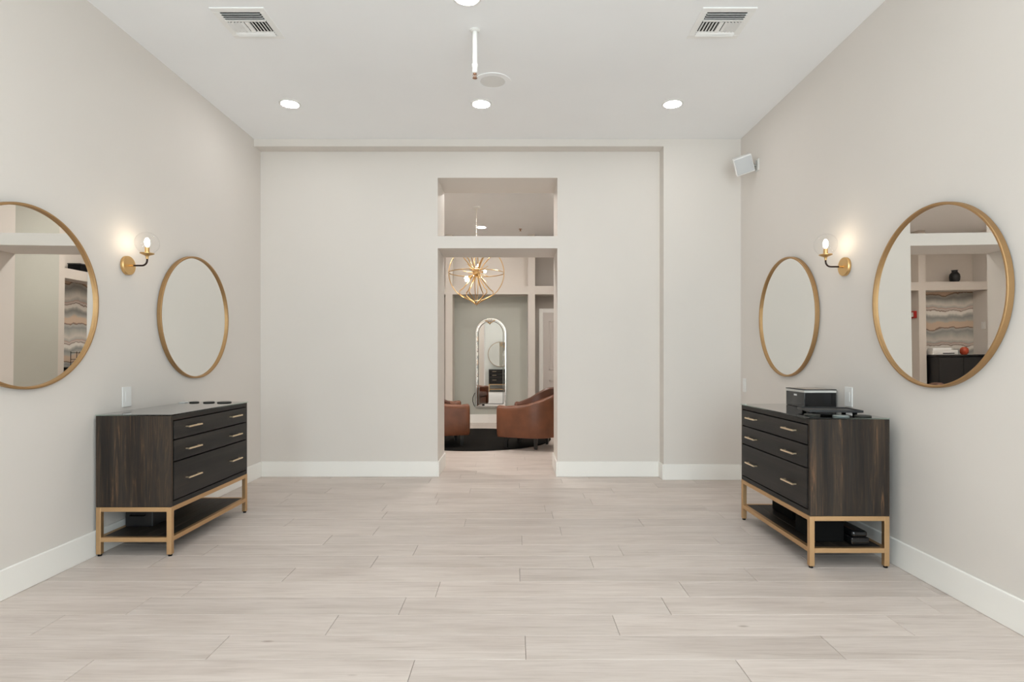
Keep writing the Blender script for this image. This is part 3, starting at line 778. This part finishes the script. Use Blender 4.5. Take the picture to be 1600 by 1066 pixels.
gl = MB().add([(x, -.014, z) for x, z in A]+[(x, -.004, z) for x, z in A], [list(range(k)), list(range(k, 2*k))[::-1]]+[[i, (i+1) % k, k+(i+1) % k, k+i] for i in range(k)])
gl.build('glass', 'mirror', am)
am.rotation_euler = (-.0068, 0, 0)
tag(MB().tube([(-.735, YW-.045, .31), (-.75, YW-.045, .33), (-.775, YW-.05, .40), (-.775, YW-.05, .47), (-.745, YW-.04, .54), (-.733, YW-.03, .56)], .006, 8).build('power_cord', 'black_m', None, (-.74, YW-.03, .30)),
    'dark cord looping out beside the lower left of the arched mirror', 'cord')

# chandelier
ch = empty('chandelier', (-.56, 8.35, 2.465), 0, 'gold sputnik chandelier in an open wire cage, seen through the doorway', 'chandelier')
zt = ZC-2.465
MB().lathe([(.055, zt), (.055, zt-.012), (.045, zt-.02), (.008, zt-.024)], 32).build('canopy', 'white_m', ch)
MB().tube([(0, 0, zt-.02), (0, 0, .05)], .0045, 10).build('stem', 'silver', ch)
MB().lathe([(.0001, -.052), (.03, -.045), (.052, -.018), (.052, .018), (.03, .045), (.0001, .052)], 24).build('hub', 'brass', ch)
MB().tube(circ(.405, 72, 'xz'), .006, 8, True).build('hoop', 'brass', ch)
MB().tube(circ(.405, 72, 'xy', (0, 0, .0)), .006, 8, True).build('hoop', 'brass', ch)
MB().tube(circ(.405, 72, 'yz'), .006, 8, True).build('hoop', 'brass', ch)
for k in range(6):
    a = 2*PI*k/6+.18; c_, s_ = math.cos(a), math.sin(a)
    for sg in (-1, 1):
        pr = [(.045, -.02), (.11, -.13), (.20, -.235), (.245, -.265), (.25, -.310), (.16, -.365), (.08, -.41), (.035, -.44), (.003, -.465)]
        if sg > 0: pr = pr[:5] + [(.17, .37), (.09, .42), (.03, .46), (.006, .49)]
        MB().tube([(r*c_, r*s_, z if sg < 0 else abs(z)) for r, z in pr], .0075, 8).build('rib', 'brass', ch)
MB().lathe([(.0001, -.49), (.008, -.48), (.010, -.465), (.004, -.455)], 14).build('finial', 'silver', ch)
gold_ang = PI*(3-math.sqrt(5)); NA = 22
lit = {3, 8, 11, 14, 17}
for k in range(NA):
    zz = 1-2*(k+.5)/NA; rr = math.sqrt(1-zz*zz); th = gold_ang*k+.5
    d = Vector((rr*math.cos(th), rr*math.sin(th), zz))
    ln = .15 if k in lit else .20
    ar = MB().tube([d*.045, d*ln], .0048, 8)
    if k in lit: ar.tube([d*(ln-.045), d*ln], .013, 10)
    ar = ar.build('spoke', 'brass', ch)
    if k in lit:
        MB().tube([d*ln, d*(ln+.015), d*(ln+.035), d*(ln+.055), d*(ln+.064)], [.010, .017, .020, .014, .004], 12).build('bulb', 'bulb_c', ar)

# things known from the mirrors' reflections of the lounge
bc = empty('bar_cabinet', (-3.30, 10.27, 0), 0, 'tall black cabinet reflected in the large right mirror', 'cabinet')
B((-.425, -.25, .06), (.425, .28, 1.165), .004, 1).build('cabinet_body', 'black_s', bc)
B((-.44, -.27, 1.165), (.435, .29, 1.195), .004, 1).build('cabinet_top', 'black', bc)
B((-.40, -.22, 0), (.40, .26, .06)).build('plinth', 'black_m', bc)
for x0, x1 in ((-.42, -.005), (.005, .42)): 
    dd = B((x0, -.268, .08), (x1, -.25, 1.15), .003, 1).build('cabinet_door', 'black_s', bc)
    hx = x1-.04 if x0 < -.1 else x0+.04
    B((hx-.006, -.284, .55), (hx+.006, -.268, .75)).build('handle', 'black', dd)
pr = empty('label_printer', (-3.08, 10.22, 1.195), .2, 'white desktop machine on the black cabinet, reflected in the right mirror', 'machine')
B((-.20, -.13, 0), (.20, .13, .085), .012, 2).build('machine_body', 'white', pr)
B((-.12, -.10, .085), (.18, .11, .125), .012, 2).build('machine_lid', 'white', pr)
B((-.14, -.134, .02), (.04, -.128, .035)).build('slot', 'black_m', pr)
tag(MB().lathe([(.0001, 0), (.04, 0), (.062, .03), (.066, .07), (.058, .11), (.035, .13), (.03, .135), (.0001, .136)], 28, Matrix.Translation((-3.43, 10.15, 1.195))).build('jar', 'orange', None, (-3.43, 10.15, 1.195)),
    'round orange red jar on the black cabinet, reflected in the right mirror', 'jar')
tag(MB().lathe([(.0001, 0), (.055, 0), (.078, .04), (.085, .10), (.078, .15), (.052, .185), (.046, .19), (.046, .215), (.056, .225), (.050, .226), (.040, .20), (.0001, .19)], 28, Matrix.Translation((-3.47, 10.40, 2.507))).build('vase', 'black_s', None, (-3.47, 10.40, 2.507)),
    'dark rounded vase on the high ledge, reflected in the right mirror', 'vase')
fa = empty('fire_alarm', (PX[2]+PH, 10.36, 1.93), 0, 'red and white fire alarm on a lounge post, reflected in the right mirror', 'alarm')
B((0.0005, -.06, -.065), (.045, .06, .065), .005, 2).build('alarm_body', 'red', fa)
B((.045, -.035, -.04), (.056, .035, .04), .005, 2).build('strobe', 'white', fa)
ct = empty('console_table', (1.64, 9.17, 0), 0, 'black console table reflected in the left edge mirror', 'table')
B((-.14, -.62, .985), (.14, .62, 1.02), .003, 1).build('tabletop', 'black', ct)
B((-.13, -.60, .72), (.13, .60, .985), .003, 1).build('apron', 'black_s', ct)
for sx in (-.11, .11):
    for sy in (-.58, .58): B((sx-.02, sy-.02, 0), (sx+.02, sy+.02, .72)).build('leg', 'black_s', ct)
wbk = empty('wire_rack', (1.60, 8.95, 1.02), 0, 'small black wire rack on the console, reflected in the left edge mirror', 'rack')
rk = MB()
for z in (.01, .12, .22):
    rk.tube([(-.07, -.12, z), (.07, -.12, z), (.07, .12, z), (-.07, .12, z)], .004, 6, True)
for x in (-.07, .07):
    for y in (-.12, 0, .12): rk.tube([(x, y, .006), (x, y, .24)], .004, 6)
rk.build('rack', 'black_m', wbk)
tag(B((1.55, 9.2, 1.02), (1.75, 9.5, 1.05), .004, 1).build('paper_tray', 'white', None, (1.65, 9.35, 1.02)), 'flat white tray on the black console, reflected in the left edge mirror', 'tray')
bk = empty('basket', (1.64, 9.05, 2.507), 0, 'low black basket on the high ledge, reflected in the left edge mirror', 'basket')
B((-.10, -.22, 0), (.10, .22, .11), .008, 2).build('basket_body', 'black_m', bk)
B((-.105, -.225, .11), (.105, .225, .125), .004, 1).build('rim', 'black_s', bk)
